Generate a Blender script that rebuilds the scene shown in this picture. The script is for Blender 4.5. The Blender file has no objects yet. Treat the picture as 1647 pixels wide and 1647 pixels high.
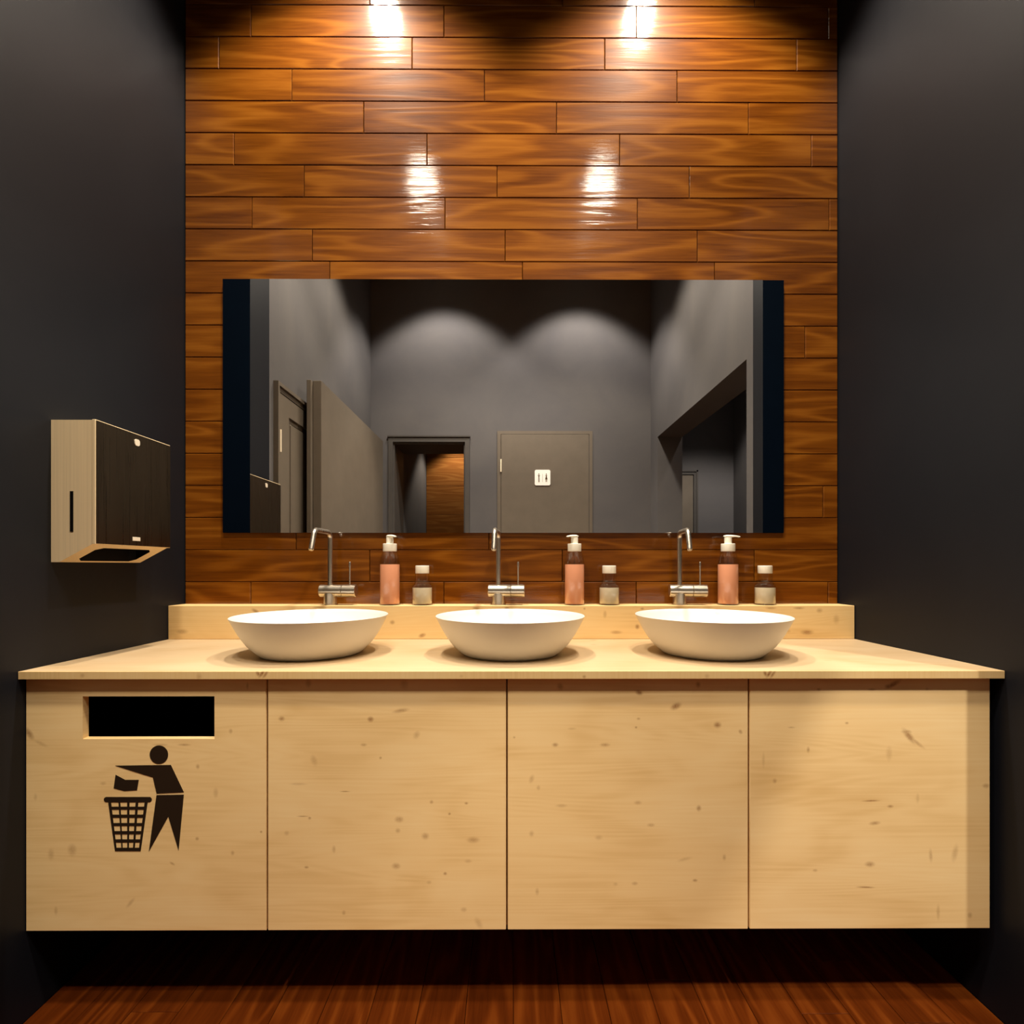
import bpy, bmesh, math, random
from mathutils import Vector, Matrix
R = math.radians
random.seed(7)
S = bpy.context.scene
COL = S.collection

# ------------------------------------------------------------------ units
# plan unit u = 2.2 mm.  x to the right, y away from the camera (wood wall face at y = 0), z up.
# heights are surveyed from eye level, which is 490 u above the floor; depth D is in room depths of 823.5 u.
U = 0.0022
FD = 823.5
EYE = 490.0
def V(x, y, z): return Vector((x * U, y * U, (z + EYE) * U))
def D(d): return -d * FD
XL, XR = -521.6, 529.4          # side walls
YB = D(1.347)                   # wall behind the camera
ZF, ZC = -490.0, 1140.0         # floor, ceiling
LAMP_Z = 1090.0

# ------------------------------------------------------------------ camera
cam_d = bpy.data.cameras.new('camera')
cam = bpy.data.objects.new('camera', cam_d); COL.objects.link(cam)
cam.location = V(0, D(1.0), 0)
cam.rotation_euler = (R(90), 0, R(-0.24))
cam_d.sensor_fit = 'HORIZONTAL'; cam_d.sensor_width = 36.0; cam_d.lens = 18.0
cam_d.shift_y = 86.5 / 1647.0
cam_d.clip_start = 0.02; cam_d.clip_end = 100
S.camera = cam

# ------------------------------------------------------------------ world, exposure
W = bpy.data.worlds.new('world'); S.world = W; W.use_nodes = True
W.node_tree.nodes['Background'].inputs[0].default_value = (0.0, 0.0, 0.0, 1)
S.view_settings.view_transform = 'Standard'
S.view_settings.look = 'None'
S.view_settings.gamma = 1.0
S.view_settings.use_curve_mapping = False
S.view_settings.exposure = 0.0
S.cycles.caustics_reflective = False
S.cycles.caustics_refractive = False
S.cycles.sample_clamp_indirect = 4.0

# lamp table: x, depth, z, watts, cone, blend, tilt towards the wood wall, colour  (each has its fixture built further down)
WARM = (1.0, 0.87, 0.70)
PALE = (1.0, 0.90, 0.80)
LAMPS = [
    (-246, 0.23, LAMP_Z, 178, 104, 0.45, 0, WARM), (256, 0.23, LAMP_Z, 178, 104, 0.45, 0, WARM),
    (-246, 0.75, LAMP_Z, 148, 112, 0.45, 0, WARM), (256, 0.75, LAMP_Z, 148, 112, 0.45, 0, WARM),
    (-246, 1.06, LAMP_Z, 100, 98, 0.42, -13, PALE), (256, 1.06, LAMP_Z, 100, 98, 0.42, -13, PALE),
    (-246, 1.16, LAMP_Z, 176, 46, 0.45, 12, WARM), (256, 1.16, LAMP_Z, 176, 46, 0.45, 12, WARM),  # added pair, only there to brighten the cabinet fronts
    (905, 1.20, LAMP_Z, 310, 104, 0.35, 0, PALE),
    (-270, 2.13, 700, 45, 100, 0.4, 0, WARM),
]

# ------------------------------------------------------------------ materials
def new_mat(name):
    m = bpy.data.materials.new(name); m.use_nodes = True
    nt = m.node_tree
    return m, nt, nt.nodes['Principled BSDF']
def N(nt, t, **kw):
    n = nt.nodes.new(t)
    for k, v in kw.items(): setattr(n, k, v)
    return n
def math_n(nt, op, a, b=None, clamp=False):
    n = N(nt, 'ShaderNodeMath', operation=op, use_clamp=clamp)
    for i, v in enumerate((a, b)):
        if v is None: continue
        if isinstance(v, (int, float)): n.inputs[i].default_value = v
        else: nt.links.new(v, n.inputs[i])
    return n.outputs[0]
def mix_col(nt, f, a, b, mode='MIX'):
    n = N(nt, 'ShaderNodeMix', data_type='RGBA', blend_type=mode)
    for sock, v in ((n.inputs['Factor'], f), (n.inputs[6], a), (n.inputs[7], b)):
        if isinstance(v, (int, float)): sock.default_value = v
        elif isinstance(v, tuple): sock.default_value = (*v, 1)
        else: nt.links.new(v, sock)
    return n.outputs[2]
def ramp(nt, f, stops):
    n = N(nt, 'ShaderNodeValToRGB')
    el = n.color_ramp.elements
    while len(el) > 1: el.remove(el[-1])
    el[0].position = stops[0][0]; el[0].color = (*stops[0][1], 1)
    for p, c in stops[1:]:
        e = el.new(p); e.color = (*c, 1)
    nt.links.new(f, n.inputs[0])
    return n.outputs[0]
def noise(nt, vec, scale=1.0, detail=2.0, rough=0.5, dist=0.0):
    n = N(nt, 'ShaderNodeTexNoise')
    n.inputs['Scale'].default_value = scale; n.inputs['Detail'].default_value = detail
    n.inputs['Roughness'].default_value = rough; n.inputs['Distortion'].default_value = dist
    nt.links.new(vec, n.inputs['Vector'])
    return n.outputs['Fac']
def stretch(nt, vec, sc):
    n = N(nt, 'ShaderNodeVectorMath', operation='MULTIPLY')
    nt.links.new(vec, n.inputs[0]); n.inputs[1].default_value = sc
    return n.outputs[0]
def bump(nt, h, strength, dist, bsdf):
    n = N(nt, 'ShaderNodeBump')
    n.inputs['Strength'].default_value = strength; n.inputs['Distance'].default_value = dist
    nt.links.new(h, n.inputs['Height']); nt.links.new(n.outputs[0], bsdf.inputs['Normal'])
def map_range(nt, v, a, b, c, d, smooth=False):
    n = N(nt, 'ShaderNodeMapRange'); n.clamp = True
    if smooth: n.interpolation_type = 'SMOOTHSTEP'
    nt.links.new(v, n.inputs[0])
    for i, q in enumerate((a, b, c, d)): n.inputs[i + 1].default_value = q
    return n.outputs[0]

def stained_wood(name, cols, rough=0.4, coat=1.0, long_axis=0, bump_s=0.15, rings=7.0):
    """oiled boards with cathedral grain; every board draws its own piece of grain"""
    m, nt, b = new_mat(name)
    tc = N(nt, 'ShaderNodeTexCoord'); oi = N(nt, 'ShaderNodeObjectInfo')
    off = N(nt, 'ShaderNodeVectorMath', operation='MULTIPLY_ADD')
    nt.links.new(oi.outputs['Random'], off.inputs[0]); off.inputs[1].default_value = (37.0, 21.0, 53.0)
    nt.links.new(tc.outputs['Object'], off.inputs[2])
    p = off.outputs[0]
    def st(l, c, d):
        return stretch(nt, p, (l, d, c) if long_axis == 0 else (c, l, d))
    big = noise(nt, st(1.25, 10.0, 1.0), 1.0, 1.2, 0.45, 0.15)
    ring = math_n(nt, 'MULTIPLY', big, rings * 6.283)
    ring = math_n(nt, 'SINE', ring)
    ring = math_n(nt, 'MULTIPLY_ADD', ring, 0.5); nt.nodes[-1].inputs[2].default_value = 0.5
    ring = math_n(nt, 'POWER', ring, 2.4)
    fine = noise(nt, st(4.5, 120.0, 10.0), 1.0, 3.0, 0.65, 0.6)
    blot = noise(nt, st(2.2, 26.0, 3.0), 1.0, 4.0, 0.6, 0.9)
    f = math_n(nt, 'MULTIPLY', ring, 0.27)
    f = math_n(nt, 'ADD', f, math_n(nt, 'MULTIPLY', fine, 0.42))
    f = math_n(nt, 'ADD', f, math_n(nt, 'MULTIPLY', blot, 0.45))
    f = math_n(nt, 'SUBTRACT', f, math_n(nt, 'MULTIPLY', oi.outputs['Random'], 0.10))
    c = ramp(nt, f, [(0.20, cols[2]), (0.48, cols[1]), (0.80, cols[0])])
    nt.links.new(c, b.inputs['Base Color'])
    b.inputs['Roughness'].default_value = rough
    b.inputs['Specular IOR Level'].default_value = 0.05
    b.inputs['Coat Weight'].default_value = coat; b.inputs['Coat Roughness'].default_value = 0.085
    h = math_n(nt, 'ADD', math_n(nt, 'MULTIPLY', fine, 0.8), math_n(nt, 'MULTIPLY', ring, 0.5))
    bump(nt, h, bump_s, 0.002, b)
    nb = [n for n in nt.nodes if n.type == 'BUMP'][0]
    nt.links.new(nb.outputs[0], b.inputs['Coat Normal'])
    return m

def pine(name, knots=(), dark=0.0, edge=False, voro=False, tint=(1, 1, 1)):
    """clear finished spruce; grain runs along u of the board's own UV (metres); knots = (u, v, ru, rv, angle, strength)"""
    m, nt, b = new_mat(name)
    uv = N(nt, 'ShaderNodeUVMap'); uv.uv_map = 'UVMap'
    p = uv.outputs[0]
    big = noise(nt, stretch(nt, p, (0.6, 8.5, 1)), 1.0, 2.0, 0.5, 0.35)
    line = math_n(nt, 'SINE', math_n(nt, 'MULTIPLY', big, 150.0))
    if edge:
        fine = noise(nt, stretch(nt, p, (170.0, 4.0, 1)), 1.0, 3.0, 0.6, 0.2)
    else:
        fine = noise(nt, stretch(nt, p, (2.6, 130.0, 1)), 1.0, 3.0, 0.62, 0.7)
    blot = noise(nt, stretch(nt, p, (3.2, 6.5, 1)), 1.0, 2.0, 0.5, 0.6)
    f = math_n(nt, 'ADD', math_n(nt, 'MULTIPLY', line, 0.0 if edge else 0.035),
               math_n(nt, 'ADD', math_n(nt, 'MULTIPLY', fine, 0.45 if edge else 0.30), math_n(nt, 'MULTIPLY', blot, 0.75)))
    t = tint
    c = ramp(nt, f, [(0.28, (0.74 * t[0], 0.490 * t[1], 0.200 * t[2])), (0.52, (0.86 * t[0], 0.610 * t[1], 0.285 * t[2])),
                     (0.78, (0.91 * t[0], 0.680 * t[1], 0.345 * t[2]))])
    k = None
    for (u0, v0, ru, rv, ang, st_) in knots:
        mp = N(nt, 'ShaderNodeMapping', vector_type='TEXTURE')
        nt.links.new(p, mp.inputs[0])
        mp.inputs['Location'].default_value = (u0, v0, 0)
        mp.inputs['Rotation'].default_value = (0, 0, ang)
        mp.inputs['Scale'].default_value = (ru, rv, 1)
        ln = N(nt, 'ShaderNodeVectorMath', operation='LENGTH'); nt.links.new(mp.outputs[0], ln.inputs[0])
        w = map_range(nt, ln.outputs['Value'], 0.1, 1.4, st_ * 0.9, 0.0, True)
        k = w if k is None else math_n(nt, 'MAXIMUM', k, w)
    if voro:
        vo = N(nt, 'ShaderNodeTexVoronoi', feature='F1'); vo.inputs['Scale'].default_value = 1.0
        nt.links.new(stretch(nt, p, (7.0, 11.0, 1)), vo.inputs['Vector'])
        sep = N(nt, 'ShaderNodeSeparateColor'); nt.links.new(vo.outputs['Color'], sep.inputs[0])
        gate = map_range(nt, sep.outputs[0], 0.72, 0.9, 0.0, 0.5)
        w = math_n(nt, 'MULTIPLY', map_range(nt, vo.outputs['Distance'], 0.02, 0.13, 1.0, 0.0, True), gate)
        k = w if k is None else math_n(nt, 'MAXIMUM', k, w)
    if k is not None:
        wob = noise(nt, stretch(nt, p, (240, 240, 1)), 1.0, 2.0)
        k = math_n(nt, 'MULTIPLY', k, math_n(nt, 'ADD', wob, 0.5), True)
        c = mix_col(nt, k, c, (0.27, 0.115, 0.034))
    nt.links.new(c, b.inputs['Base Color'])
    b.inputs['Roughness'].default_value = 0.5
    b.inputs['Specular IOR Level'].default_value = 0.3
    bump(nt, fine, 0.08, 0.001, b)
    return m

def plaster(name, c0, c1, rough=0.8, spec=0.08):
    m, nt, b = new_mat(name)
    tc = N(nt, 'ShaderNodeTexCoord')
    a = noise(nt, tc.outputs['Object'], 2.2, 4.0, 0.6, 0.6)
    g = noise(nt, tc.outputs['Object'], 34.0, 3.0, 0.6)
    f = math_n(nt, 'ADD', math_n(nt, 'MULTIPLY', a, 0.85), math_n(nt, 'MULTIPLY', g, 0.15))
    nt.links.new(ramp(nt, f, [(0.32, c0), (0.68, c1)]), b.inputs['Base Color'])
    b.inputs['Roughness'].default_value = rough
    b.inputs['Specular IOR Level'].default_value = spec
    bump(nt, g, 0.06, 0.001, b)
    return m

def paint(name, c, rough=0.5, spec=0.4, var=0.06):
    m, nt, b = new_mat(name)
    tc = N(nt, 'ShaderNodeTexCoord')
    a = noise(nt, tc.outputs['Object'], 9.0, 3.0, 0.6)
    lo = tuple(q * (1 - var) for q in c); hi = tuple(min(1, q * (1 + var)) for q in c)
    nt.links.new(ramp(nt, a, [(0.3, lo), (0.7, hi)]), b.inputs['Base Color'])
    b.inputs['Roughness'].default_value = rough; b.inputs['Specular IOR Level'].default_value = spec
    return m

def metal(name, c, rough=0.28, axis=2, streak=260.0, aniso=0.0, metallic=1.0, var=1.0, bmp=0.05):
    m, nt, b = new_mat(name)
    tc = N(nt, 'ShaderNodeTexCoord')
    sc = [streak] * 3; sc[axis] = 3.0
    a = noise(nt, stretch(nt, tc.outputs['Object'], tuple(sc)), 1.0, 2.0, 0.6)
    lo = tuple(q * (1 - 0.14 * var) for q in c); hi = tuple(min(1, q * (1 + 0.10 * var)) for q in c)
    nt.links.new(ramp(nt, a, [(0.3, lo), (0.7, hi)]), b.inputs['Base Color'])
    b.inputs['Metallic'].default_value = metallic
    nt.links.new(map_range(nt, a, 0.25, 0.75, rough * 0.8, rough * 1.2), b.inputs['Roughness'])
    b.inputs['Anisotropic'].default_value = aniso
    if bmp: bump(nt, a, bmp, 0.0005, b)
    return m

M = {}
M['wood'] = stained_wood('oiled_wall_boards', [(0.235, 0.080, 0.0070), (0.152, 0.0445, 0.0030), (0.068, 0.0160, 0.0010)])
M['wood_floor'] = stained_wood('oiled_floor_boards', [(0.150, 0.035, 0.0038), (0.092, 0.0180, 0.0018), (0.044, 0.0078, 0.0007)],
                               rough=0.45, coat=0.1, long_axis=1)
M['wood_far'] = stained_wood('oiled_far_boards', [(0.26, 0.11, 0.026), (0.20, 0.075, 0.016), (0.14, 0.045, 0.009)], rough=0.5, coat=0.0)
M['backing'] = paint('dark_backing_board', (0.05, 0.018, 0.006), 0.8, 0.1)
M['navy'] = plaster('navy_plaster', (0.0040, 0.0050, 0.0078), (0.0066, 0.0074, 0.0104), 0.5, 0.23)  # wall plaster with its dimness put into the colour, beside the vanity
M['grey'] = plaster('grey_plaster', (0.090, 0.086, 0.088), (0.108, 0.102, 0.099))  # same wall plaster, colour raised to stand for stronger light
M['black'] = paint('black_ceiling_paint', (0.004, 0.004, 0.004), 0.9, 0.0)
M['floor_plain'] = paint('dark_floor', (0.012, 0.005, 0.002), 0.6, 0.2)
M['door'] = paint('taupe_door_paint', (0.115, 0.094, 0.070), 0.55, 0.3)
M['door_dark'] = paint('dark_grey_frame_paint', (0.058, 0.052, 0.046), 0.55, 0.3)
M['cream_metal'] = paint('pale_hinge_metal', (0.85, 0.74, 0.55), 0.3, 0.5)
M['ceramic'] = paint('white_ceramic', (0.80, 0.78, 0.745), 0.35, 0.4, 0.01)
M['steel'] = metal('brushed_steel', (0.62, 0.56, 0.47), 0.30, axis=0)
M['steel_v'] = metal('brushed_steel_upright', (0.60, 0.54, 0.46), 0.30, axis=2)
M['bronze'] = metal('brushed_steel_housing', (0.95, 0.75, 0.46), 0.40, axis=2, metallic=0.15, var=0.45)
M['cover'] = metal('smooth_steel_cover', (0.12, 0.090, 0.058), 0.30, axis=2, var=0.2, bmp=0.0)  # same steel, darkened to carry the dim reflection in its colour
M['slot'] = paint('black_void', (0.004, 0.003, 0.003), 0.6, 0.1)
M['badge'] = paint('pale_badge', (0.75, 0.66, 0.52), 0.35, 0.5)
M['cap'] = paint('cream_white_plastic', (0.92, 0.88, 0.76), 0.4, 0.4, 0.02)
M['print'] = paint('dark_brown_print', (0.022, 0.012, 0.006), 0.7, 0.1)
M['sign_white'] = paint('white_sign_enamel', (0.9, 0.86, 0.80), 0.4, 0.4, 0.02)
M['sign_print'] = paint('brown_sign_print', (0.07, 0.045, 0.015), 0.6, 0.2)
M['navy_glass'] = paint('navy_back_painted_glass', (0.0010, 0.0030, 0.0070), 0.5, 0.02)  # dark reflection at the mirror edges, given as a flat colour
def mirror_mat():
    m, nt, b = new_mat('mirror_silver')
    tc = N(nt, 'ShaderNodeTexCoord')
    a = noise(nt, tc.outputs['Object'], 3.0, 2.0)
    nt.links.new(ramp(nt, a, [(0.3, (0.86, 0.865, 0.87)), (0.7, (0.89, 0.89, 0.89))]), b.inputs['Base Color'])
    b.inputs['Metallic'].default_value = 1.0; b.inputs['Roughness'].default_value = 0.0
    return m
M['mirror'] = mirror_mat()
def liquid_mat(name, c):
    m = paint(name, c, 0.35, 0.5, 0.03)
    b = m.node_tree.nodes['Principled BSDF']
    b.inputs['Coat Weight'].default_value = 1.0; b.inputs['Coat Roughness'].default_value = 0.05
    return m
M['soap'] = liquid_mat('peach_soap', (0.72, 0.315, 0.175))
M['lotion'] = liquid_mat('cream_lotion', (0.54, 0.47, 0.33))
def glass_mat():
    m = bpy.data.materials.new('clear_bottle_glass'); m.use_nodes = True
    nt = m.node_tree; out = nt.nodes['Material Output']; nt.nodes.remove(nt.nodes['Principled BSDF'])
    tr = N(nt, 'ShaderNodeBsdfTransparent'); tr.inputs[0].default_value = (0.95, 0.94, 0.93, 1)
    gl = N(nt, 'ShaderNodeBsdfGlossy'); gl.inputs['Roughness'].default_value = 0.05
    lw = N(nt, 'ShaderNodeLayerWeight'); lw.inputs[0].default_value = 0.5
    fr = N(nt, 'ShaderNodeMath', operation='MULTIPLY_ADD'); fr.inputs[1].default_value = 0.5; fr.inputs[2].default_value = 0.07
    nt.links.new(math_n(nt, 'POWER', lw.outputs['Facing'], 4.0), fr.inputs[0])
    mx = N(nt, 'ShaderNodeMixShader')
    nt.links.new(fr.outputs[0], mx.inputs[0]); nt.links.new(tr.outputs[0], mx.inputs[1]); nt.links.new(gl.outputs[0], mx.inputs[2])
    nt.links.new(mx.outputs[0], out.inputs[0])
    return m
M['glass'] = glass_mat()
def lens_mat():
    m, nt, b = new_mat('glowing_lamp_lens')
    b.inputs['Emission Color'].default_value = (1, 0.86, 0.66, 1); b.inputs['Emission Strength'].default_value = 2.5
    return m
M['lens'] = lens_mat()
M['black_metal'] = paint('black_lamp_metal', (0.01, 0.01, 0.01), 0.5, 0.3)

# ------------------------------------------------------------------ mesh helpers (all in plan units)
class MB:
    def __init__(self): self.v = []; self.f = []; self.smooth = False
    def quadbox(self, x0, x1, y0, y1, z0, z1, ch=0.0, faces='all'):
        """box, optionally with chamfered edges"""
        x0, x1 = min(x0, x1), max(x0, x1); y0, y1 = min(y0, y1), max(y0, y1); z0, z1 = min(z0, z1), max(z0, z1)
        b = len(self.v)
        if ch <= 0:
            for z in (z0, z1):
                for x, y in ((x0, y0), (x1, y0), (x1, y1), (x0, y1)): self.v.append((x, y, z))
            for q in ((3, 2, 1, 0), (4, 5, 6, 7), (0, 1, 5, 4), (1, 2, 6, 5), (2, 3, 7, 6), (3, 0, 4, 7)):
                self.f.append(tuple(b + i for i in q))
        else:
            bm = bmesh.new()
            vs = [bm.verts.new(p) for z in (z0, z1) for p in ((x0, y0, z), (x1, y0, z), (x1, y1, z), (x0, y1, z))]
            for q in ((3, 2, 1, 0), (4, 5, 6, 7), (0, 1, 5, 4), (1, 2, 6, 5), (2, 3, 7, 6), (3, 0, 4, 7)): bm.faces.new([vs[i] for i in q])
            bmesh.ops.bevel(bm, geom=bm.edges[:], offset=ch, segments=1, affect='EDGES', profile=0.5)
            bm.verts.index_update()
            for v in bm.verts: self.v.append(tuple(v.co))
            for f in bm.faces: self.f.append(tuple(b + v.index for v in f.verts))
            bm.free()
        return self
    def lathe(self, prof, n=48, c=(0, 0, 0), axis='z'):
        """prof = [(r, h)...] outside going up; closed where r = 0"""
        b = len(self.v); rings = []
        for r, h in prof:
            if r <= 1e-6:
                rings.append([len(self.v)]); self.v.append(self._ax(0, 0, h, c, axis))
            else:
                ids = []
                for i in range(n):
                    a = 2 * math.pi * i / n
                    ids.append(len(self.v)); self.v.append(self._ax(r * math.cos(a), r * math.sin(a), h, c, axis))
                rings.append(ids)
        for p, q in zip(rings, rings[1:]):
            for i in range(n):
                j = (i + 1) % n
                if len(p) == 1 and len(q) == 1: continue
                if len(p) == 1: self.f.append((p[0], q[j], q[i]))
                elif len(q) == 1: self.f.append((p[i], p[j], q[0]))
                else: self.f.append((p[i], p[j], q[j], q[i]))
        return self
    def _ax(self, a, b, h, c, axis):
        if axis == 'z': return (c[0] + a, c[1] + b, c[2] + h)
        if axis == 'x': return (c[0] + h, c[1] + a, c[2] + b)
        return (c[0] + b, c[1] + h, c[2] + a)
    def tube(self, pts, r, n=20):
        pts = [Vector(p) for p in pts]; rings = []
        up = None
        for i, p in enumerate(pts):
            t = (pts[min(i + 1, len(pts) - 1)] - pts[max(i - 1, 0)]).normalized()
            if up is None: up = t.orthogonal().normalized()
            up = (up - t * up.dot(t)).normalized(); w = t.cross(up)
            rr = r[i] if isinstance(r, (list, tuple)) else r
            ids = []
            for k in range(n):
                a = 2 * math.pi * k / n
                ids.append(len(self.v)); self.v.append(tuple(p + up * rr * math.cos(a) + w * rr * math.sin(a)))
            rings.append(ids)
        for p, q in zip(rings, rings[1:]):
            for k in range(n): self.f.append((p[k], p[(k + 1) % n], q[(k + 1) % n], q[k]))
        self.f.append(tuple(reversed(rings[0]))); self.f.append(tuple(rings[-1]))
        return self
    def prism(self, poly, fn, h0, h1):
        """poly of (a, b) pairs swept from h0 to h1; fn(a, b, h) -> point"""
        b = len(self.v); n = len(poly)
        for h in (h0, h1):
            for p in poly: self.v.append(fn(p[0], p[1], h))
        for i in range(n):
            j = (i + 1) % n
            self.f.append((b + i, b + j, b + n + j, b + n + i))
        self.f.append(tuple(b + i for i in reversed(range(n)))); self.f.append(tuple(b + n + i for i in range(n)))
        return self
    def poly(self, pts):
        b = len(self.v); self.v += [tuple(p) for p in pts]; self.f.append(tuple(range(b, b + len(pts)))); return self
    def mesh(self, name, world=True, smooth=False, uv=False):
        me = bpy.data.meshes.new(name)
        vv = [tuple(V(*p)) if world else (p[0] * U, p[1] * U, p[2] * U) for p in self.v]
        me.from_pydata(vv, [], self.f); me.update()
        bm = bmesh.new(); bm.from_mesh(me); bmesh.ops.recalc_face_normals(bm, faces=bm.faces[:])
        if uv:
            lay = bm.loops.layers.uv.new('UVMap')
            for f in bm.faces:
                n = f.normal; ax = max(range(3), key=lambda i: abs(n[i]))
                for l in f.loops:
                    c = l.vert.co
                    l[lay].uv = (c.y + 9, c.z) if ax == 0 else ((c.x, c.z) if ax == 1 else (c.x, c.y + 5))
        bm.to_mesh(me); bm.free()
        if smooth:
            for p in me.polygons: p.use_smooth = True
            try: me.set_sharp_from_angle(angle=R(38))
            except Exception: pass
        return me

def put(name, me, mat, parent=None, loc=(0, 0, 0)):
    o = bpy.data.objects.new(name, me); COL.objects.link(o)
    if mat and not me.materials: me.materials.append(M[mat] if isinstance(mat, str) else mat)
    o.parent = parent; o.location = loc
    return o
def build(name, mb, mat, parent=None, smooth=False, uv=False, base=None):
    """mesh given in room units; its origin goes to the parent's origin (or to base)"""
    me = mb.mesh(name, True, smooth, uv)
    if parent is not None:
        org = parent.location.copy()
        if parent.parent: org = org + parent.parent.location
    else:
        org = V(*base) if base else Vector((0, 0, 0))
    me.transform(Matrix.Translation(-org))
    return put(name, me, mat, parent, (0, 0, 0) if parent is not None else org)
def tag(o, label=None, cat=None, group=None, kind=None):
    for k, v in (('label', label), ('category', cat), ('group', group), ('kind', kind)):
        if v: o[k] = v
    return o
def empty(name, loc, **kw):
    o = bpy.data.objects.new(name, None); COL.objects.link(o); o.location = loc
    o.empty_display_size = 0.05
    return tag(o, **kw)
def copy_tree(o, parent=None):
    c = o.copy(); COL.objects.link(c); c.parent = parent
    for ch in list(o.children): copy_tree(ch, c)
    return c
def structure(o): o['kind'] = 'structure'; return o
def rounded(cx, cy, w, h, r, n=6):
    pts = []
    for sx, sy, a0 in ((1, 1, 0), (-1, 1, 90), (-1, -1, 180), (1, -1, 270)):
        for i in range(n + 1):
            a = R(a0 + 90 * i / n)
            pts.append((cx + sx * (w / 2 - r) + r * math.cos(a), cy + sy * (h / 2 - r) + r * math.sin(a)))
    return pts

# ------------------------------------------------------------------ room shell
def wall(name, boxes, mat, base):
    mb = MB()
    for b in boxes: mb.quadbox(*b)
    return structure(build(name, mb, mat, base=base))
T = 20
YN = D(0.363)        # same wall; its colour changes from dimmed to brightened here
wb = wall('wall_back', [(XL - T, XR + T, 4, 24, ZF, ZC)], 'backing', (0, 4, ZF))
wall('wall_left', [(XL - T, XL, 4, YN, ZF, ZC)], 'navy', (XL, 0, ZF))
wall('wall_right', [(XR, XR + T, 4, YN, ZF, ZC)], 'navy', (XR, 0, ZF))
wall('wall_left_entry', [(XL - T, XL, YN, YB, ZF, ZC)], 'grey', (XL, YN, ZF))
OP0, OP1, OPZ, XJ = D(0.40), D(1.237), 462, 618
wall('wall_right_entry', [(XR, XJ, YN, OP0, ZF, ZC), (XR, XJ, OP0, OP1, OPZ, ZC), (XR, XJ, OP1, YB - 20, ZF, ZC)], 'grey', (XR, YN, ZF))
DX0, DX1, DZ = -438, -168, 464
YP = D(1.547)
wall('wall_front', [(XL - T, DX0, YB, YP, ZF, ZC), (DX0, DX1, YB, YP, DZ, ZC), (DX1, XR, YB, YP, ZF, ZC)], 'grey', (0, YB, ZF))
# room seen through the opening on the right
YA = D(2.012); XA = 1081
wall('wall_annex_front', [(XR, XA + T, YA, YA - T, ZF, ZC)], 'grey', (XJ, YA, ZF))
wall('wall_annex_right', [(XA, XA + T, D(0.3), YA, ZF, ZC)], 'grey', (XA, D(.3), ZF))
wall('wall_annex_back', [(XJ, XA + T, D(0.3), D(0.3) + T, ZF, ZC)], 'grey', (XJ, D(.3), ZF))
wall('wall_annex_left', [(XJ - T, XJ, YB - 20, YA, ZF, ZC)], 'grey', (XJ, YB, ZF))
# passage seen through the doorway
YW = D(2.272)
wall('wall_passage_left', [(DX0 - T, DX0, YP, YW, ZF, 720)], 'grey', (DX0, YP, ZF))
wall('wall_passage_right', [(-60, -40, YP, YW, ZF, 720)], 'grey', (-60, YP, ZF))
wp = wall('wall_passage_front', [(DX0 - T, -40, YW - 4, YW - T, ZF, 720)], 'backing', (DX0, YW, ZF))
structure(build('ceiling', MB().quadbox(XL - 60, XA + 60, 30, D(2.4), ZC, ZC + 20), 'black', base=(0, 0, ZC)))
structure(build('ceiling_passage', MB().quadbox(DX0 - T, -40, YP, YW - T, 720, 735), 'black', base=(DX0, YP, 720)))
fl = structure(build('floor', MB().quadbox(XL - 60, XA + 60, 30, D(2.4), ZF - 20, ZF - 4), 'floor_plain', base=(0, 0, ZF)))

# boards of the wood wall: laid one by one, chamfered, 310 u long
def board_mesh(L, Hh, axis='wall', gap=0.9, ch=0.8, th=4.0):
    mb = MB()
    a0, a1, b0, b1 = gap / 2, L - gap / 2, gap / 2, Hh - gap / 2
    pts = [(a0, b0), (a1, b0), (a1, b1), (a0, b1)]
    pin = [(a0 + ch, b0 + ch), (a1 - ch, b0 + ch), (a1 - ch, b1 - ch), (a0 + ch, b1 - ch)]
    lay = [(pts, -th), (pts, -ch), (pin, 0.0)]
    for ps, dp in lay:
        for a, b in ps:
            mb.v.append((a, -dp, b) if axis == 'wall' else (b, a, dp))
    for k in range(2):
        for i in range(4):
            j = (i + 1) % 4
            mb.f.append((k * 4 + i, k * 4 + j, k * 4 + 4 + j, k * 4 + 4 + i))
    mb.f.append((8, 9, 10, 11)); mb.f.append((3, 2, 1, 0))
    return mb.mesh('plank', False)
PITCH, LEN = 51.48, 309.8
joint = {-5: -300, -4: -380, -3: -270, -2: -410, -1: -224.8, 0: -415.7, 1: -466.9, 2: -350.4, 3: -234.8, 4: -443.0, 5: -330.5, 6: -414.2, 7: -317.5,
         8: -289.6, 9: -380, 10: -453.3, 11: -300, 12: -350, 13: -262, 14: -392, 15: -424.2, 16: -343.4, 17: -225.3, 18: -416, 19: -330}
cache = {}
def boards(parent, spans, axis, mat, key):
    """spans: (a0, a1, b0, width)"""
    org = parent.location
    for a0, a1, b, wd, fn in spans:
        k = (key, round(a1 - a0, 1), round(wd, 1))
        if k not in cache: cache[k] = board_mesh(a1 - a0, wd, axis) if axis == 'wall' else board_mesh(a1 - a0, wd, axis, 0.5, 0.4)
        put('plank', cache[k], mat, parent, fn(a0, b) - org)
sp = []
for n in range(-5, 20):
    zt = 901.0 - PITCH * n
    h = min(PITCH, ZC - 1 - (zt - PITCH))
    if h < 4: continue
    x = joint[n]
    while x > XL + 0.5: x -= LEN
    while x < XR - 0.5:
        a0, a1 = max(x, XL + 0.3), min(x + LEN, XR - 0.3)
        if a1 - a0 > 3: sp.append((a0, a1, zt - PITCH, h, lambda a, b: V(a, 0, b)))
        x += LEN
boards(wb, sp, 'wall', 'wood', 'wall')
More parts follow.
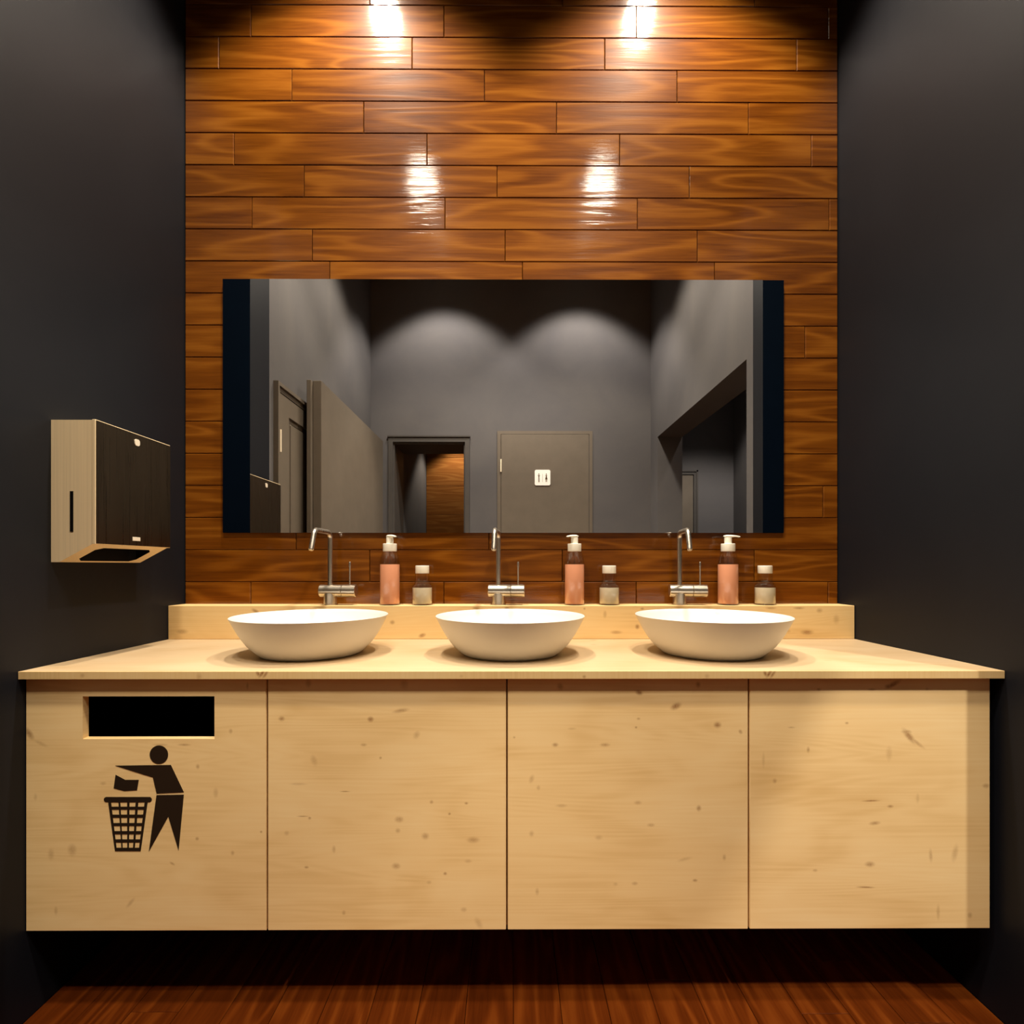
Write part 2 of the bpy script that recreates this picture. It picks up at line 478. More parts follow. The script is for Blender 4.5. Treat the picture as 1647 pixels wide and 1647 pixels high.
# floor boards run towards the wood wall
sp = []
nc = 20; fw = (XR - XL - 0.6) / nc
for i in range(nc):
    b = XL + 0.3 + i * fw
    y = D(1.345)
    y2 = y + LEN * random.uniform(0.25, 1.0)
    while y < -0.5:
        y2 = min(y2, -0.3)
        if y2 - y > 3: sp.append((y, y2, b, fw, lambda a, c: V(c, a, ZF)))
        y, y2 = y2, y2 + LEN
boards(fl, sp, 'floor', 'wood_floor', 'floor')
# broad boards at the end of the passage
sp = []
for i in range(8):
    b = ZF + 2 + i * 151
    if b + 151 > 720: break
    sp.append((DX0 + 1, -61, b, 151, lambda a, c: V(a, YW, c)))
org = wp.location
for a0, a1, b, wd, fn in sp:
    k = ('far', 1)
    if k not in cache:
        mb = MB().quadbox(0, a1 - a0, -0.0, 3.5, 0.8, wd - 0.8, 0.8); me = mb.mesh('plank', False)
        me.transform(Matrix.Translation((0, -3.5 * U, 0))); cache[k] = me
    put('plank', cache[k], 'wood_far', wp, fn(a0, b) - org)

# ------------------------------------------------------------------ doors seen in the mirror
# left wall: framed panel door
d1 = structure(empty('door_1', V(XL, D(0.58), ZF)))
y0, y1, y2, y3 = D(0.386), D(0.408), D(0.780), D(0.802)
mb = MB()
for o, q in ((y0, y1), (y3, y2)):          # outer raised lip, then the flatter inner strip
    m_ = o + (q - o) * 0.4
    mb.quadbox(XL, XL + 11, o, m_, ZF, 409); mb.quadbox(XL, XL + 7, m_, q, ZF, 400)
mb.quadbox(XL, XL + 11, y0 + (y1 - y0) * 0.4, y3 + (y2 - y3) * 0.4, 401, 409); mb.quadbox(XL, XL + 7, y1, y2, 390, 400)
build('door_frame', mb, 'door', d1)
g = 1.5
mb = MB()
mb.quadbox(XL, XL + 6, y1 - g, y1 - 48, ZF + 4, 388); mb.quadbox(XL, XL + 6, y2 + 48, y2 + g, ZF + 4, 388)
mb.quadbox(XL, XL + 6, y1 - 48, y2 + 48, 346, 388); mb.quadbox(XL, XL + 6, y1 - 48, y2 + 48, ZF + 4, ZF + 60)
mb.quadbox(XL, XL + 6, y1 - 48, y2 + 48, -60, -20)
leaf = build('door_leaf', mb, 'door', d1)
mb = MB().quadbox(XL, XL + 1.5, y1 - 48, y2 + 48, ZF + 60, 346)
mb.quadbox(XL + 1, XL + 4, y1 - 62, y2 + 62, -8, 334, 2.4)
build('door_panel', mb, 'door', d1)
h = build('hinge', MB().lathe([(0, 255), (2.4, 255), (2.4, 305), (0, 305)], 12, (XL + 8, y1 + 1, 0)), 'cream_metal', d1, smooth=True)
h['label'] = 'pale metal hinge'
# open leaf of the passage doorway, standing out from the left wall
d2 = structure(empty('door_2', V(-469, D(1.31), ZF)))
mb = MB().quadbox(-490, -469, D(0.562), D(1.312), ZF + 5, 461, 0.8)
build('door_leaf', mb, 'door', d2)
build('door_rebate', MB().quadbox(-501, -490.2, D(0.547), D(1.305), ZF + 5, 459, 0.8), 'door', d2)
# lining of the passage doorway
t1 = structure(empty('trim_1', V(-303, YB, ZF)))
mb = MB()
mb.quadbox(-455, DX0, YB, YB + 6, ZF, 485); mb.quadbox(DX1, -151.5, YB, YB + 6, ZF, 485); mb.quadbox(DX0, DX1, YB, YB + 6, DZ, 485)
mb.quadbox(-458, -149, YB, YB + 10, 482, 487)
build('architrave', mb, 'door_dark', t1)
mb = MB()
mb.quadbox(DX0, DX0 + 5, YB - 3, YP, ZF, DZ); mb.quadbox(DX1 - 5, DX1, YB - 3, YP, ZF, DZ); mb.quadbox(DX0 + 5, DX1 - 5, YB - 3, YP, DZ - 8, DZ)
build('door_lining', mb, 'door_dark', t1)
# flush door with the sign
d3 = structure(empty('door_3', V(132, YB, ZF)))
mb = MB().quadbox(-47, -34, YB, YB + 3, ZF, 506); mb.quadbox(298, 310, YB, YB + 3, ZF, 506); mb.quadbox(-34, 298, YB, YB + 3, 494, 506)
build('door_frame', mb, 'door', d3)
build('door_leaf', MB().quadbox(-32.6, 296.6, YB, YB + 4, ZF + 5, 492.6, 0.6), 'door', d3)
h = build('hinge', MB().lathe([(0, 352), (2.6, 352), (2.6, 399), (0, 399)], 12, (-33.5, YB + 6, 0)), 'cream_metal', d3, smooth=True)
h['label'] = 'pale metal hinge'
# door at the far end of the side room
d4 = structure(empty('door_4', V(770, YA, ZF)))
mb = MB().quadbox(632, 652, YA, YA + 8, ZF, 460); mb.quadbox(886, 906, YA, YA + 8, ZF, 460); mb.quadbox(652, 886, YA, YA + 8, 440, 460)
mb.quadbox(898, 906, YA, YA + 12, ZF, 460); mb.quadbox(632, 906, YA, YA + 12, 453, 460)
build('door_frame', mb, 'door_dark', d4)
build('door_leaf', MB().quadbox(654, 884, YA, YA + 4, ZF + 5, 438, 0.6), 'door', d4)

# restroom sign on the flush door
sx, sz, sy = 122.4, 330.2, YB + 4.2
sg = empty('restroom_sign', V(sx, sy, sz - 29), label='small white square sign with man and woman pictograms on flush door, seen in mirror', cat='sign')
build('plate', MB().prism(rounded(sx, sz, 58.4, 58.4, 6), lambda a, b, h: (a, h, b), sy, sy + 2.2), 'sign_white', sg)
def sp_poly(mb, pts, m=1): return mb.prism([(sx + p[0], sz + p[1]) for p in pts], lambda a, b, h: (a, h, b), sy + 2.2, sy + 2.7)
mb = MB()
sp_poly(mb, [(-18, 9), (-9.5, 9), (-12, 5), (-12.2, -3), (-15.3, -3), (-15.5, 5)]); sp_poly(mb, [(-16, -3), (-14.2, -3), (-14.2, -17), (-16, -17)])
sp_poly(mb, [(-13.2, -3), (-11.4, -3), (-11.4, -17), (-13.2, -17)])
sp_poly(mb, [(-13.8 + 2 * math.cos(i * .785), 13 + 2.4 * math.sin(i * .785)) for i in range(8)])
build('man_pictogram', mb, 'sign_print', sg)
mb = MB()
sp_poly(mb, [(10.5, 9), (17.5, 9), (15.6, 5), (18.5, -6.5), (9.5, -6.5), (12.4, 5)]); sp_poly(mb, [(11.5, -6.5), (13.2, -6.5), (13.2, -16), (11.5, -16)])
sp_poly(mb, [(14.8, -6.5), (16.5, -6.5), (16.5, -16), (14.8, -16)]); sp_poly(mb, [(14 + 2 * math.cos(i * .785), 13 + 2.4 * math.sin(i * .785)) for i in range(8)])
build('woman_pictogram', mb, 'sign_print', sg)
build('divider_line', MB().prism([(sx - .4, sz + 14), (sx + .4, sz + 14), (sx + .4, sz - 17), (sx - .4, sz - 17)], lambda a, b, h: (a, h, b), sy + 2.2, sy + 2.5), 'door', sg)

# ------------------------------------------------------------------ vanity: cabinets, worktop, ledge
SF = 0.672; TH = 0.0042
def fx(px, s):
    u = (px - 823.5) / FD
    return s * FD * (u + TH) / (1 - u * TH)
def fz(px, py, s): return (910 - py) * s / (1 - (px - 823.5) / FD * TH)
def kn(lst, s, sc=1.0, up=1.0):
    """knot table measured off a board face in survey pixels -> metres on that board"""
    r = []
    for q in lst:
        px, py, rx, ry, st = q[:5]; ang = q[5] if len(q) > 5 else 0.0
        v = V(fx(px, s), 0, fz(px, py, s))
        r.append((v.x, v.z, rx * s * U * sc, ry * s * U * sc, R(ang), st))
    return r
K1 = [(47, 1180, 11, 5, .75, -55), (66, 1196, 12, 3, .3, -25), (318, 1233, 3, 4, .5), (116, 1367, 7, 10, .4), (82, 1374, 5, 9, .32), (347, 1275, 4, 8, .3), (317, 1349, 3, 3, .55),
      (371, 1176, 3, 4, .45), (374, 1372, 3, 4, .4), (277, 1389, 5, 2, .5, -30), (319, 1089, 4, 5, .35), (398, 1103, 2, 6, .4), (258, 1198, 12, 2, .4), (296, 1198, 10, 2, .55),
      (166, 1260, 5, 3, .3), (57, 1282, 3, 6, .25), (210, 1452, 10, 3, .35, 50), (90, 1465, 3, 7, .3), (420, 1338, 2, 2, .6)]
K2 = [(453, 1156, 5, 4, .65), (596, 1157, 5, 4.5, .8), (645, 1143, 13, 3.5, .55, 10), (585, 1198, 5, 2.5, .5), (505, 1223, 5, 9, .3, 20), (612, 1219, 2.2, 2.2, .6), (642, 1318, 7, 5, .5),
      (640, 1336, 4, 4, .4), (684, 1345, 6, 5.5, .5), (761, 1351, 10, 5, .5), (637, 1393, 7, 5, .5), (716, 1405, 3, 2.5, .7), (694, 1290, 3, 3, .5), (723, 1309, 2.2, 2.2, .65), (750, 1292, 3, 2.2, .65),
      (498, 1316, 2.5, 2.5, .6), (487, 1313, 9, 1.2, .6), (537, 1366, 3, 6, .4), (493, 1395, 3.5, 2.2, .6), (553, 1468, 3, 4, .4), (670, 1182, 5, 7, .35, -30), (555, 1273, 8, 1, .7),
      (753, 1385, 6, 3, .3), (746, 1463, 5, 4, .35), (770, 1485, 5, 10, .3, 30), (496, 1099, 5, 7, .4), (650, 1100, 7, 8, .3), (461, 1340, 4, 4, .3), (690, 1419, 4, 3, .3), (480, 1261, 14, 2, .3)]
K3 = [(1028, 1114, 6, 4, .9, -15), (1087, 1136, 9, 5, .85, 25), (1154, 1166, 6, 5, .75), (1191, 1177, 3, 4, .55, 30), (1124, 1300, 4, 5, .6), (893, 1198, 5, 3.5, .6), (973, 1198, 8, 3, .5), (855, 1253, 4, 7, .35, -20),
      (1026, 1291, 6, 3.5, .35), (1047, 1327, 6, 3, .4), (963, 1347, 6, 4, .3), (1101, 1382, 12, 3, .25, 15), (1118, 1416, 4, 2.5, .6), (1021, 1421, 5, 3, .4), (1165, 1379, 3, 5, .4), (855, 1341, 4, 5, .35),
      (864, 1434, 3, 6, .35), (903, 1296, 9, 3, .3), (901, 1104, 5, 6, .5, 20), (1123, 1101, 4, 5, .6), (1027, 1156, 3, 2, .5), (1023, 1170, 2, 2, .6), (827, 1186, 2, 2, .45), (866, 1267, 3, 4, .35),
      (990, 1422, 4, 3, .25), (920, 1172, 7, 2, .25), (1133, 1088, 5, 4, .45)]
K4 = [(1436, 1101, 13, 4, .85, 28), (1429, 1104, 6, 4, .7), (1462, 1184, 15, 5, .75, -50), (1474, 1194, 16, 3, .45, -38), (1458, 1177, 8, 3.5, .6, -5), (1317, 1109, 4, 2.5, .5), (1246, 1256, 3.5, 4, .45), (1300, 1206, 2.5, 5, .55),
      (1497, 1376, 3, 11, .4, 4), (1536, 1372, 5, 14, .35, -12), (1560, 1472, 4, 5, .4), (1509, 1467, 3, 12, .35), (1586, 1264, 6, 4, .5), (1430, 1212, 5, 12, .25), (1311, 1400, 4, 2.5, .4),
      (1399, 1390, 8, 4.5, .6), (1407, 1324, 9, 3.2, .6, 6), (1432, 1297, 5, 2.5, .65), (1401, 1288, 14, 1.6, .75, 2), (1392, 1427, 14, 1.5, .8, -2), (1362, 1163, 3, 2, .6), (1273, 1170, 6, 1.5, .4),
      (1402, 1109, 7, 2, .5), (1491, 1108, 3, 3, .3), (1228, 1222, 2.5, 12, .25), (1476, 1284, 3, 8, .25), (1205, 1199, 2, 3, .7)]
xs = [-521.2, -262.0, -3.2, 258.9, 521.2]
CB, CT = -393.6, -120.9       # cabinet bottom and top
YF = D(0.328); DT = 8.0       # door face, door thickness
PB = pine('spruce_carcass')
CABS = [('pine wall-hung cabinet at the left end with waste slot and litter pictogram', K1),
        ('pine wall-hung cabinet front beside the waste-slot cabinet, two small dark knots near its top', K2),
        ('pine wall-hung cabinet below the right half of the middle basin, third from the left', K3),
        ('pine wall-hung cabinet at the right end with a curled dark knot near its top', K4)]
for i, (lab, K) in enumerate(CABS):
    xa, xb = xs[i] + 0.2, xs[i + 1] - 0.2
    pin = pine('spruce_door_%d' % (i + 1), kn(K, SF))
    root = empty('vanity_cabinet', V((xa + xb) / 2, D(0.16), CB), label=lab, cat='cabinet', group='pine cabinets under the worktop')
    t = 7
    yb0, yb1 = YF + DT + 0.4, -1.0
    mb = MB()
    mb.quadbox(xa, xa + t, yb0, yb1, CB, CT); mb.quadbox(xb - t, xb, yb0, yb1, CB, CT)
    mb.quadbox(xa + t, xb - t, yb0, yb1, CB, CB + t); mb.quadbox(xa + t, xb - t, yb0, yb1, CT - t, CT); mb.quadbox(xa + t, xb - t, yb1 - 4, yb1, CB + t, CT - t)
    build('body', mb, PB if i else 'slot', root, uv=True)  # first carcass coloured black in place of the shade inside the slot
    da, db = xs[i] + 0.85, xs[i + 1] - 0.85
    if i == 0: da = xs[0]
    if i == 3: db = xs[4]
    mb = MB()
    if i == 0:
        # door with a real slot: outer ring, inner ring, reveals
        hx0, hx1, hz0, hz1 = -460.1, -318.5, -186.6, -140.7
        ch = 0.7
        def ring(y, x0, x1, z0, z1):
            b = len(mb.v); mb.v.extend([(x0, y, z0), (x1, y, z0), (x1, y, z1), (x0, y, z1)]); return b
        fo = ring(YF, da + ch, db - ch, CB + ch, CT - ch); fi = ring(YF, hx0, hx1, hz0, hz1)
        so = ring(YF + ch, da, db, CB, CT); bo = ring(YF + DT, da, db, CB, CT); bi = ring(YF + DT, hx0, hx1, hz0, hz1)
        for k in range(4):
            j = (k + 1) % 4
            for p, q in ((fo, fi), (fo, so), (so, bo), (bo, bi), (fi, bi)): mb.f.append((p + k, p + j, q + j, q + k))
    else:
        mb.quadbox(da, db, YF, YF + DT, CB, CT, 0.7)
    door = build('door', mb, pin, root, uv=True)
    if i == 0:
        # litter pictogram, flat print on the door
        Q = lambda x, y: (fx(x / 3.9214, SF), fz(x / 3.9214, 1000 + y / 3.9214, SF))
        pm = MB()
        def flat(pts): pm.prism([Q(*p) for p in pts], lambda a, b, h: (a, h, b), YF - 0.35, YF - 0.02)
        flat([(1003 + 58 * math.cos(2 * math.pi * k / 40), 838 + 58 * math.sin(2 * math.pi * k / 40)) for k in range(40)])
        flat([(728, 907), (1078, 903), (1160, 1075), (988, 1083), (965, 981), (895, 960)])
        flat([(988, 1093), (1160, 1090), (1127, 1443), (1062, 1228), (940, 1448)])
        flat([(730, 965), (790, 997), (876, 997), (865, 1062), (785, 1067), (718, 1050)])
        cap = [(672 + 16 * math.cos(R(a)), 1121 - 16 * math.sin(R(a))) for a in range(90, 271, 15)] + [(942 + 16 * math.cos(R(a)), 1121 - 16 * math.sin(R(a))) for a in range(270, 451, 15)]
        flat(cap)
        fr = [0, .072, .262, .306, .482, .540, .697, .763, .925, 1]
        rows = [1137, 1138, 1166, 1184, 1216, 1235, 1269, 1287, 1320, 1339, 1372, 1391, 1425, 1446]
        def bx(f, y):
            k = (y - 1136) / 310; l, r = 683 + 43 * k, 932 - 44 * k
            return l + (r - l) * f
        for a in range(len(rows) - 1):
            hole_row = a % 2 == 1
            ya, yb_ = rows[a], rows[a + 1]
            if hole_row:
                for c in range(0, 9, 2):
                    flat([(bx(fr[c], ya), ya), (bx(fr[c + 1], ya), ya), (bx(fr[c + 1], yb_), yb_), (bx(fr[c], yb_), yb_)])
            else:
                flat([(bx(0, ya), ya), (bx(1, ya), ya), (bx(1, yb_), yb_), (bx(0, yb_), yb_)])
        pc = build('litter_pictogram', pm, 'print', door)
        pc['label'] = 'dark brown print of a figure dropping litter into a basket'

KW = [(420, 1084, 3, 8, .95, -35), (414, 1084, 3, 5, .9, 30), (426, 1085, 2.5, 8, .8, -35), (1238, 1084, 3, 8, .95, -35), (1232, 1084, 3, 5, .9, 30), (1244, 1085, 2.5, 8, .8, -35),
      (131, 1087, 4, 4, .4), (319, 1089, 5, 6, .35), (940, 1089, 3, 3, .6), (1138, 1088, 4, 4, .35), (742, 1088, 3, 3, .25)]
wt = empty('worktop', V(3, D(0.17), -120.5), label='pale pine worktop under the three basins', cat='worktop')
YE = D(0.3385)
build('board', MB().quadbox(XL + 0.4, XR - 0.6, YE + 1.2, -0.5, -120.5, -112.2, 0.3), pine('spruce_top', voro=True, tint=(0.61, 0.63, 0.79)), wt, uv=True)
build('edge_band', MB().quadbox(XL + 0.4, XR - 0.6, YE, YE + 1.1, -120.5, -112.2, 0.25), pine('spruce_edge', kn(KW, 0.66), edge=True, tint=(.82, .80, .76)), wt, uv=True)
KL = [(411, 983, 7, 3, .7, -30), (631, 1001, 4, 3.5, .6), (679, 1022, 6, 3.5, .75, 20), (511, 977, 8, 2.5, .5), (1025, 1008, 3.5, 4, .75), (991, 1017, 9, 3, .5), (973, 988, 3, 6, .4), (1298, 1017, 10, 4, .75),
      (1318, 982, 5, 4, .45), (1240, 978, 9, 2, .6), (1285, 978, 9, 2, .6), (1033, 979, 3, 2, .6), (293, 1016, 9, 4, .5), (1268, 1015, 4, 3, .3), (765, 978, 6, 2, .5), (815, 978, 4, 2, .6), (940, 979, 2, 2, .5), (1345, 996, 5, 8, .3)]
ld = build('ledge', MB().quadbox(XL + 0.4, XR - 0.6, D(0.049), -0.4, -112.0, -61.0, 0.5), pine('spruce_ledge', kn(KL, 0.951), voro=False), uv=True, base=(3, -20, -112))
tag(ld, 'low pine ledge along the wood wall carrying taps and bottles', 'ledge')

# ------------------------------------------------------------------ basins
def basin():
    root = empty('basin', (0, 0, 0), cat='basin', group='white vessel basins on the worktop')
    out = [(0, 0), (58, 0), (60, 0.4), (64, 3.2), (69, 8.0), (75, 14), (80, 21), (85, 29), (90, 38.5), (94, 46.5), (95.0, 48.4)]
    inn = [(94.6, 48.9), (93.6, 48.4), (91.5, 44), (87, 36), (81, 27), (73, 18.5), (63, 12), (48, 7.5), (30, 5), (14, 4), (0, 4)]
    put('bowl', MB().lathe(out + inn, 96).mesh('bowl', False, True), 'ceramic', root)
    put('drain', MB().lathe([(0, 4.1), (11, 4.1), (11, 5.2), (8, 6.2), (0, 6.6)], 32).mesh('drain', False, True), 'steel', root)['label'] = 'round steel drain cover'
    return root
b0 = basin()
for i, (x, lab) in enumerate(((-254, 'white vessel basin on the worktop in front of the left tap'), (0.4, 'white vessel basin in the middle of the worktop'), (259, 'white vessel basin on the worktop in front of the right tap'))):
    o = b0 if i == 0 else copy_tree(b0)
    o.location = V(x, D(0.2), -112.1); o['label'] = lab

# ------------------------------------------------------------------ taps
def tap():
    root = empty('tap', (0, 0, 0), cat='tap', group='steel taps on the ledge')
    put('base', MB().lathe([(0, 0), (12, 0), (12, 1.3), (10, 1.6), (10, 18), (0, 18)], 40).mesh('base', False, True), 'steel_v', root)
    put('valve_body', MB().lathe([(0, -15.5), (9.0, -15.5), (9.6, -14.9), (9.6, 19.0), (9.2, 19.4), (0, 19.4)], 40, (0, 0, 22), 'x').mesh('valve_body', False, True), 'steel', root)
    put('control_knob', MB().lathe([(0, 19.9), (9.2, 19.9), (9.6, 20.3), (9.6, 40.5), (9.1, 41), (0, 41)], 40, (0, 0, 22), 'x').mesh('control_knob', False, True), 'steel', root)
    put('lever', MB().lathe([(0, 30), (1.15, 30), (1.15, 57), (1.6, 60), (1.6, 66.5), (1.2, 67.2), (0, 67.2)], 12, (31, 0, 0)).mesh('lever', False, True), 'steel_v', root)
    def arc(c, a0, a1, r, n=9): return [(0, c[0] + r * math.cos(R(a0 + (a1 - a0) * k / n)), c[1] + r * math.sin(R(a0 + (a1 - a0) * k / n))) for k in range(n + 1)]
    r = 10
    pts = [(0, 0, 27), (0, 0, 60), (0, 0, 102)] + arc((-r, 113 - r), 0, 90, r)[1:]
    th = 68.0   # the end leg leans a little towards the bowl
    pts += [(0, -30, 113)] + arc((-52, 113 - r), 90, 90 + th, r)
    ex, ez = pts[-1][1], pts[-1][2]
    dx, dz = -math.sin(R(th)) * 0 - math.cos(R(th)), -math.sin(R(th))
    pts += [(0, ex + dx * 12, ez + dz * 12), (0, ex + dx * 24, ez + dz * 24)]
    put('spout', MB().tube(pts, 3.7, 20).mesh('spout', False, True), 'steel_v', root)
    e = Vector(pts[-1]); dv = Vector((0, dx, dz))
    put('aerator', MB().tube([e - dv * 0.0, e + dv * 1.4], 3.0, 20).mesh('aerator', False, True), 'steel_v', root)
    return root
t0 = tap()
for i, (x, a, lab) in enumerate(((-280.5, -2.0, 'brushed steel tap on the ledge behind the left basin'), (-18.0, -4.0, 'brushed steel tap on the ledge behind the middle basin'), (265.7, -7.0, 'brushed steel tap on the ledge behind the right basin'))):
    o = t0 if i == 0 else copy_tree(t0)
    o.location = V(x, -23, -61); o.rotation_euler = (0, 0, R(a)); o['label'] = lab

# ------------------------------------------------------------------ bottles
def foot_ring(root):
    put('base_ring', MB().lathe([(0, 0), (15.6, 0), (16.4, 0.9), (15.6, 1.8), (0, 1.8)], 40).mesh('base_ring', False, True), 'glass', root)
def pump_bottle():
    root = empty('soap_dispenser', (0, 0, 0), cat='bottle', group='peach soap pump bottles on the ledge')
    foot_ring(root)
    put('liquid', MB().lathe([(0, 1.9), (14.2, 1.9), (15.0, 3.2), (15.0, 62.4), (14.8, 63.2), (0, 63.2)], 48).mesh('liquid', False, True), 'soap', root)['label'] = 'peach coloured soap'
    put('glass', MB().lathe([(15.0, 63.3), (15.0, 66), (14.4, 71), (13.2, 76), (12.2, 80), (11.6, 83.4)], 48).mesh('glass', False, True), 'glass', root)
    put('dip_tube', MB().lathe([(0, 63.4), (1.1, 63.4), (1.1, 83.4), (0, 83.4)], 10).mesh('dip_tube', False, True), 'glass', root)
    put('collar', MB().lathe([(0, 83.5), (10.3, 83.5), (10.6, 84), (10.6, 94.9), (10.1, 95.5), (0, 95.5)], 40).mesh('collar', False, True), 'cap', root)
    mb = MB().lathe([(0, 95.6), (5.5, 95.6), (5.5, 105.4), (0, 105.4)], 28)
    pump = put('pump', mb.mesh('pump', False, True), 'cap', root)
    # head with a drooping nozzle pointing along -y of its own
    mb = MB().tube([(0, 6.6, 106.2), (0, 5.6, 107.0), (0, 1, 107.6), (0, -5, 107.8), (0, -11, 107.2), (0, -15, 105.6), (0, -16.6, 104.0)], [1.0, 3.6, 5.4, 4.6, 3.0, 2.6, 2.2], 16)
    me = mb.mesh('nozzle', False, True)
    me.transform(Matrix.Translation((0, 0, 107 * U)) @ Matrix.Scale(0.42, 4, (0, 0, 1)) @ Matrix.Translation((0, 0, -107 * U)))
    put('nozzle', me, 'cap', root)
    return root
p0 = pump_bottle()
for i, (x, a, lab) in enumerate(((-187.4, 42, 'pump bottle of peach soap right of the left tap'), (101.1, -48, 'pump bottle of peach soap right of the middle tap'), (341.7, 74, 'pump bottle of peach soap right of the right tap'))):
    o = p0 if i == 0 else copy_tree(p0)
    o.location = V(x, -23, -60.95); o['label'] = lab
    for ch in o.children:
        if ch.name.startswith('nozzle'): ch.rotation_euler = (0, 0, R(a))
def small_bottle():
    root = empty('lotion_bottle', (0, 0, 0), cat='bottle', group='small cream lotion bottles on the ledge')
    foot_ring(root)
    put('liquid', MB().lathe([(0, 1.9), (14.2, 1.9), (15.0, 3.2), (15.0, 26.2), (14.8, 27), (0, 27)], 48).mesh('liquid', False, True), 'lotion', root)['label'] = 'cream coloured lotion'
    put('glass', MB().lathe([(15.0, 27.1), (15.2, 28.4), (14.4, 30.2), (12.6, 31.8), (11.4, 34), (11.0, 38), (11.0, 49)], 48).mesh('glass', False, True), 'glass', root)
    put('cap', MB().lathe([(0, 49.1), (10.3, 49.1), (10.6, 49.6), (10.6, 60.6), (10.1, 61.2), (0, 61.2)], 40).mesh('cap', False, True), 'cap', root)
    return root
s0 = small_bottle()
for i, (x, lab) in enumerate(((-137.0, 'small white-capped lotion bottle between the left and middle taps'), (155.6, 'small white-capped lotion bottle between the middle and right taps'), (400.3, 'small white-capped lotion bottle at the right end of the ledge'))):
    o = s0 if i == 0 else copy_tree(s0)
    o.location = V(x, -22, -60.95); o['label'] = lab

# ------------------------------------------------------------------ mirror
mr = empty('mirror', V(-10, 0, 52.7), label='wide frameless mirror with navy side strips on the wood wall', cat='mirror')
build('glass', MB().quadbox(-414.4, 405.2, -5, -0.3, 52.7, 457.7), 'mirror', mr)
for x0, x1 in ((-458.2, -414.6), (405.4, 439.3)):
    build('side_strip', MB().quadbox(x0, x1, -5, -0.3, 52.7, 457.7, 0.3), 'navy_glass', mr)['label'] = 'dark navy strip beside the mirror glass'  # edge reflections of the mirror, built as flat dark panels

# ------------------------------------------------------------------ paper towel dispenser
ya_, yb_ = D(0.2906), D(0.1365)
pd = empty('paper_towel_dispenser', V(XL, (ya_ + yb_) / 2, 4.2), label='brushed steel paper towel dispenser on the left wall', cat='dispenser')
mb = MB()
xw, xf = XL + 0.1, -474.8
prof = [(xw, 166), (xf, 166), (xf, 24.7), (-512.2, 4.2), (xw, 4.2)]
mb.poly([(p[0], ya_, p[1]) for p in prof]); mb.poly([(p[0], yb_, p[1]) for p in reversed(prof)])
for a, b in ((0, 1), (1, 2), (3, 4), (4, 0)):
    p, q = prof[a], prof[b]
    mb.poly([(p[0], ya_, p[1]), (q[0], ya_, q[1]), (q[0], yb_, q[1]), (p[0], yb_, p[1])])
# slanted underside with the outlet cut out of it
def sl(u, v, up=0.0):
    return (xf + (-512.2 - xf) * v, ya_ + (yb_ - ya_) * u, 24.7 + (4.2 - 24.7) * v + up)
outer = [(0, 0), (1, 0), (1, 1), (0, 1)]
hole = [(.20, .18), (.80, .18), (.86, .30), (.86, .80), (.80, .92), (.20, .92), (.14, .80), (.14, .30)]
bo = len(mb.v)
for u, v in outer: mb.v.append(sl(u, v))
bh = len(mb.v)
for u, v in hole: mb.v.append(sl(u, v))
O = lambda i: bo + i; Hh = lambda i: bh + i
mb.f += [(O(0), O(1), Hh(1), Hh(0)), (O(1), Hh(2), Hh(1)), (O(1), O(2), Hh(3), Hh(2)), (O(2), Hh(4), Hh(3)), (O(2), O(3), Hh(5), Hh(4)), (O(3), Hh(6), Hh(5)), (O(3), O(0), Hh(7), Hh(6)), (O(0), Hh(0), Hh(7))]
me = mb.mesh('housing', True)
bm = bmesh.new(); bm.from_mesh(me); bmesh.ops.remove_doubles(bm, verts=bm.verts[:], dist=1e-5); bmesh.ops.recalc_face_normals(bm, faces=bm.faces[:]); bm.to_mesh(me); bm.free()
me.transform(Matrix.Translation(-pd.location)); put('housing', me, 'bronze', pd)
mb = MB(); b = len(mb.v)
for up in (0.05, 26):
    for u, v in hole: mb.v.append(sl(u, v, up))
for k in range(8): mb.f.append((b + k, b + (k + 1) % 8, b + 8 + (k + 1) % 8, b + 8 + k))
mb.f.append(tuple(b + 8 + k for k in range(8)))
build('paper_outlet', mb, 'slot', pd)
build('front_cover', MB().quadbox(-474.6, -470.9, ya_ - 0.6, yb_ + 0.6, 24.7, 166.6, 0.3), 'bronze', pd)
build('front_plate', MB().quadbox(-470.85, -470.2, ya_ + 0.2, yb_ - 0.2, 25.4, 165.6), 'cover', pd)['label'] = 'dark glossy front plate'  # dark sheet for the dim side; pale rim around it reads as lit edge
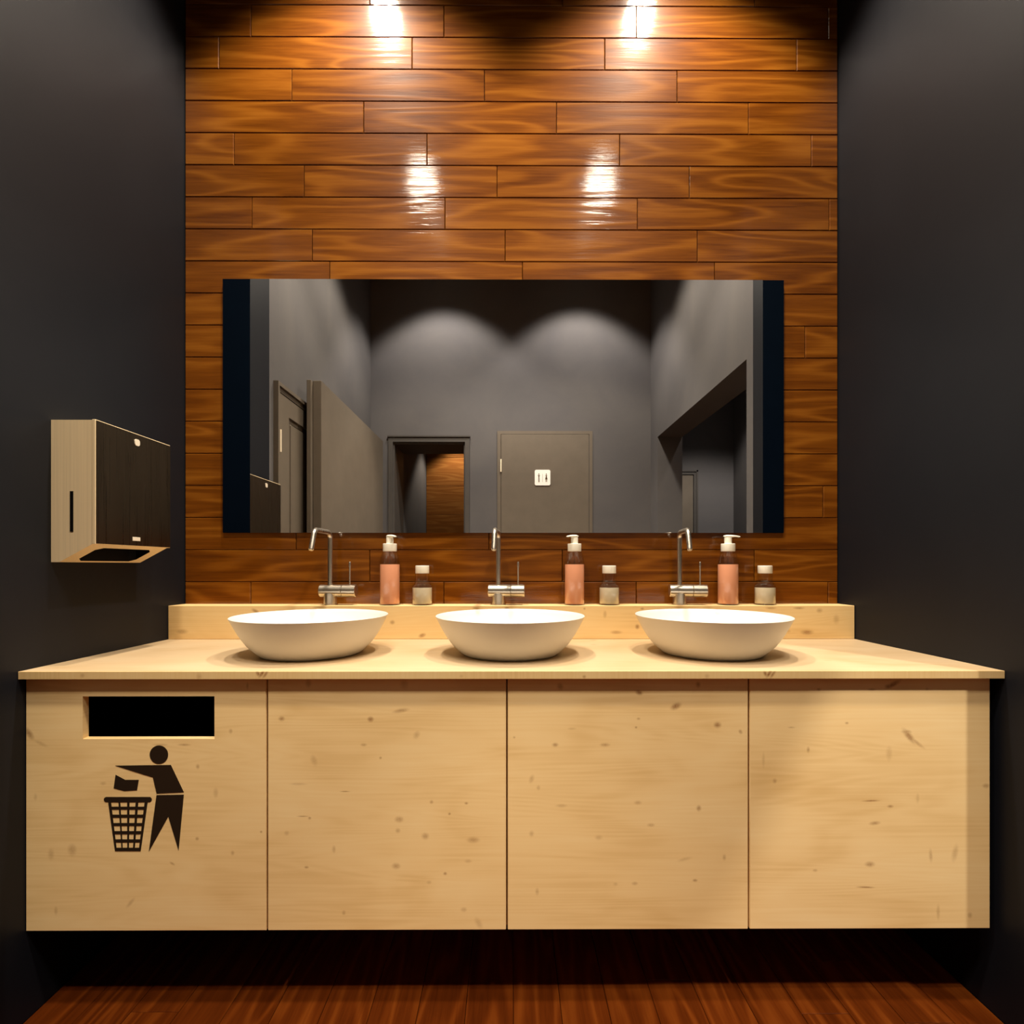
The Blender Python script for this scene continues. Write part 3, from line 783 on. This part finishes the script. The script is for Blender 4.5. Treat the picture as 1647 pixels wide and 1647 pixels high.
build('level_window', MB().quadbox(-499.8, -496.2, ya_ - 0.5, ya_ - 0.05, 38.9, 84.8), 'slot', pd)['label'] = 'narrow black level slot'
build('lock', MB().prism(rounded(D(0.214), 155.2, 8.6, 8.2, 3), lambda a, b, h: (h, a, b), -470.1, -469.2), 'badge', pd)['label'] = 'small pale oval lock'
build('badge', MB().quadbox(-470.1, -469.5, D(0.2153) - 6.6, D(0.2153) + 6.6, 31.2, 36.0, 0.2), 'badge', pd)['label'] = 'small pale metal badge'

# ------------------------------------------------------------------ ceiling spots (their light and their fixtures)
SPOT_LABELS = ['small round ceiling spotlight %s' % q for q in (
    'close to the wood wall, above the left basin', 'close to the wood wall, above the right basin',
    'on the left in the row in front of the worktop', 'on the right in the row in front of the worktop',
    'on the left near the wall behind, washing it', 'on the right near the wall behind, washing it',
    'on the left nearest the wall behind, aimed at the cabinets', 'on the right nearest the wall behind, aimed at the cabinets',
    'in the dark side room beyond the opening', 'in the passage with the broad boards')]
f0 = None
for i, (x, d, z, w, cone, blend, tilt, colr) in enumerate(LAMPS):
    ld_ = bpy.data.lights.new('spot', 'SPOT'); ld_.energy = w; ld_.spot_size = R(cone); ld_.spot_blend = blend
    ld_.color = colr; ld_.shadow_soft_size = 0.09 if d == 0.75 else 0.05
    lo = bpy.data.objects.new('spot_light', ld_); COL.objects.link(lo); lo.location = V(x, D(d), z - 2); lo.rotation_euler = (R(tilt), 0, 0)
    if f0 is None:
        f0 = empty('ceiling_spotlight', (0, 0, 0), label='small round black ceiling spotlight, reflected as a glow in the wood wall', cat='spotlight', group='recessed ceiling spotlights')
        put('ring', MB().lathe([(30.5, 8), (40, 8), (40, 5.5), (35, 4), (30.5, 5), (30.5, 8)], 36).mesh('ring', False, True), 'black_metal', f0)
        put('lens', MB().lathe([(0, 7.0), (30, 7.0), (30, 7.8), (0, 7.8)], 32).mesh('lens', False, True), 'lens', f0)
        o = f0
    else: o = copy_tree(f0)
    o['label'] = SPOT_LABELS[i]
    o.location = V(x, D(d), ZC - 8) if z == LAMP_Z else V(x, D(d), 712)
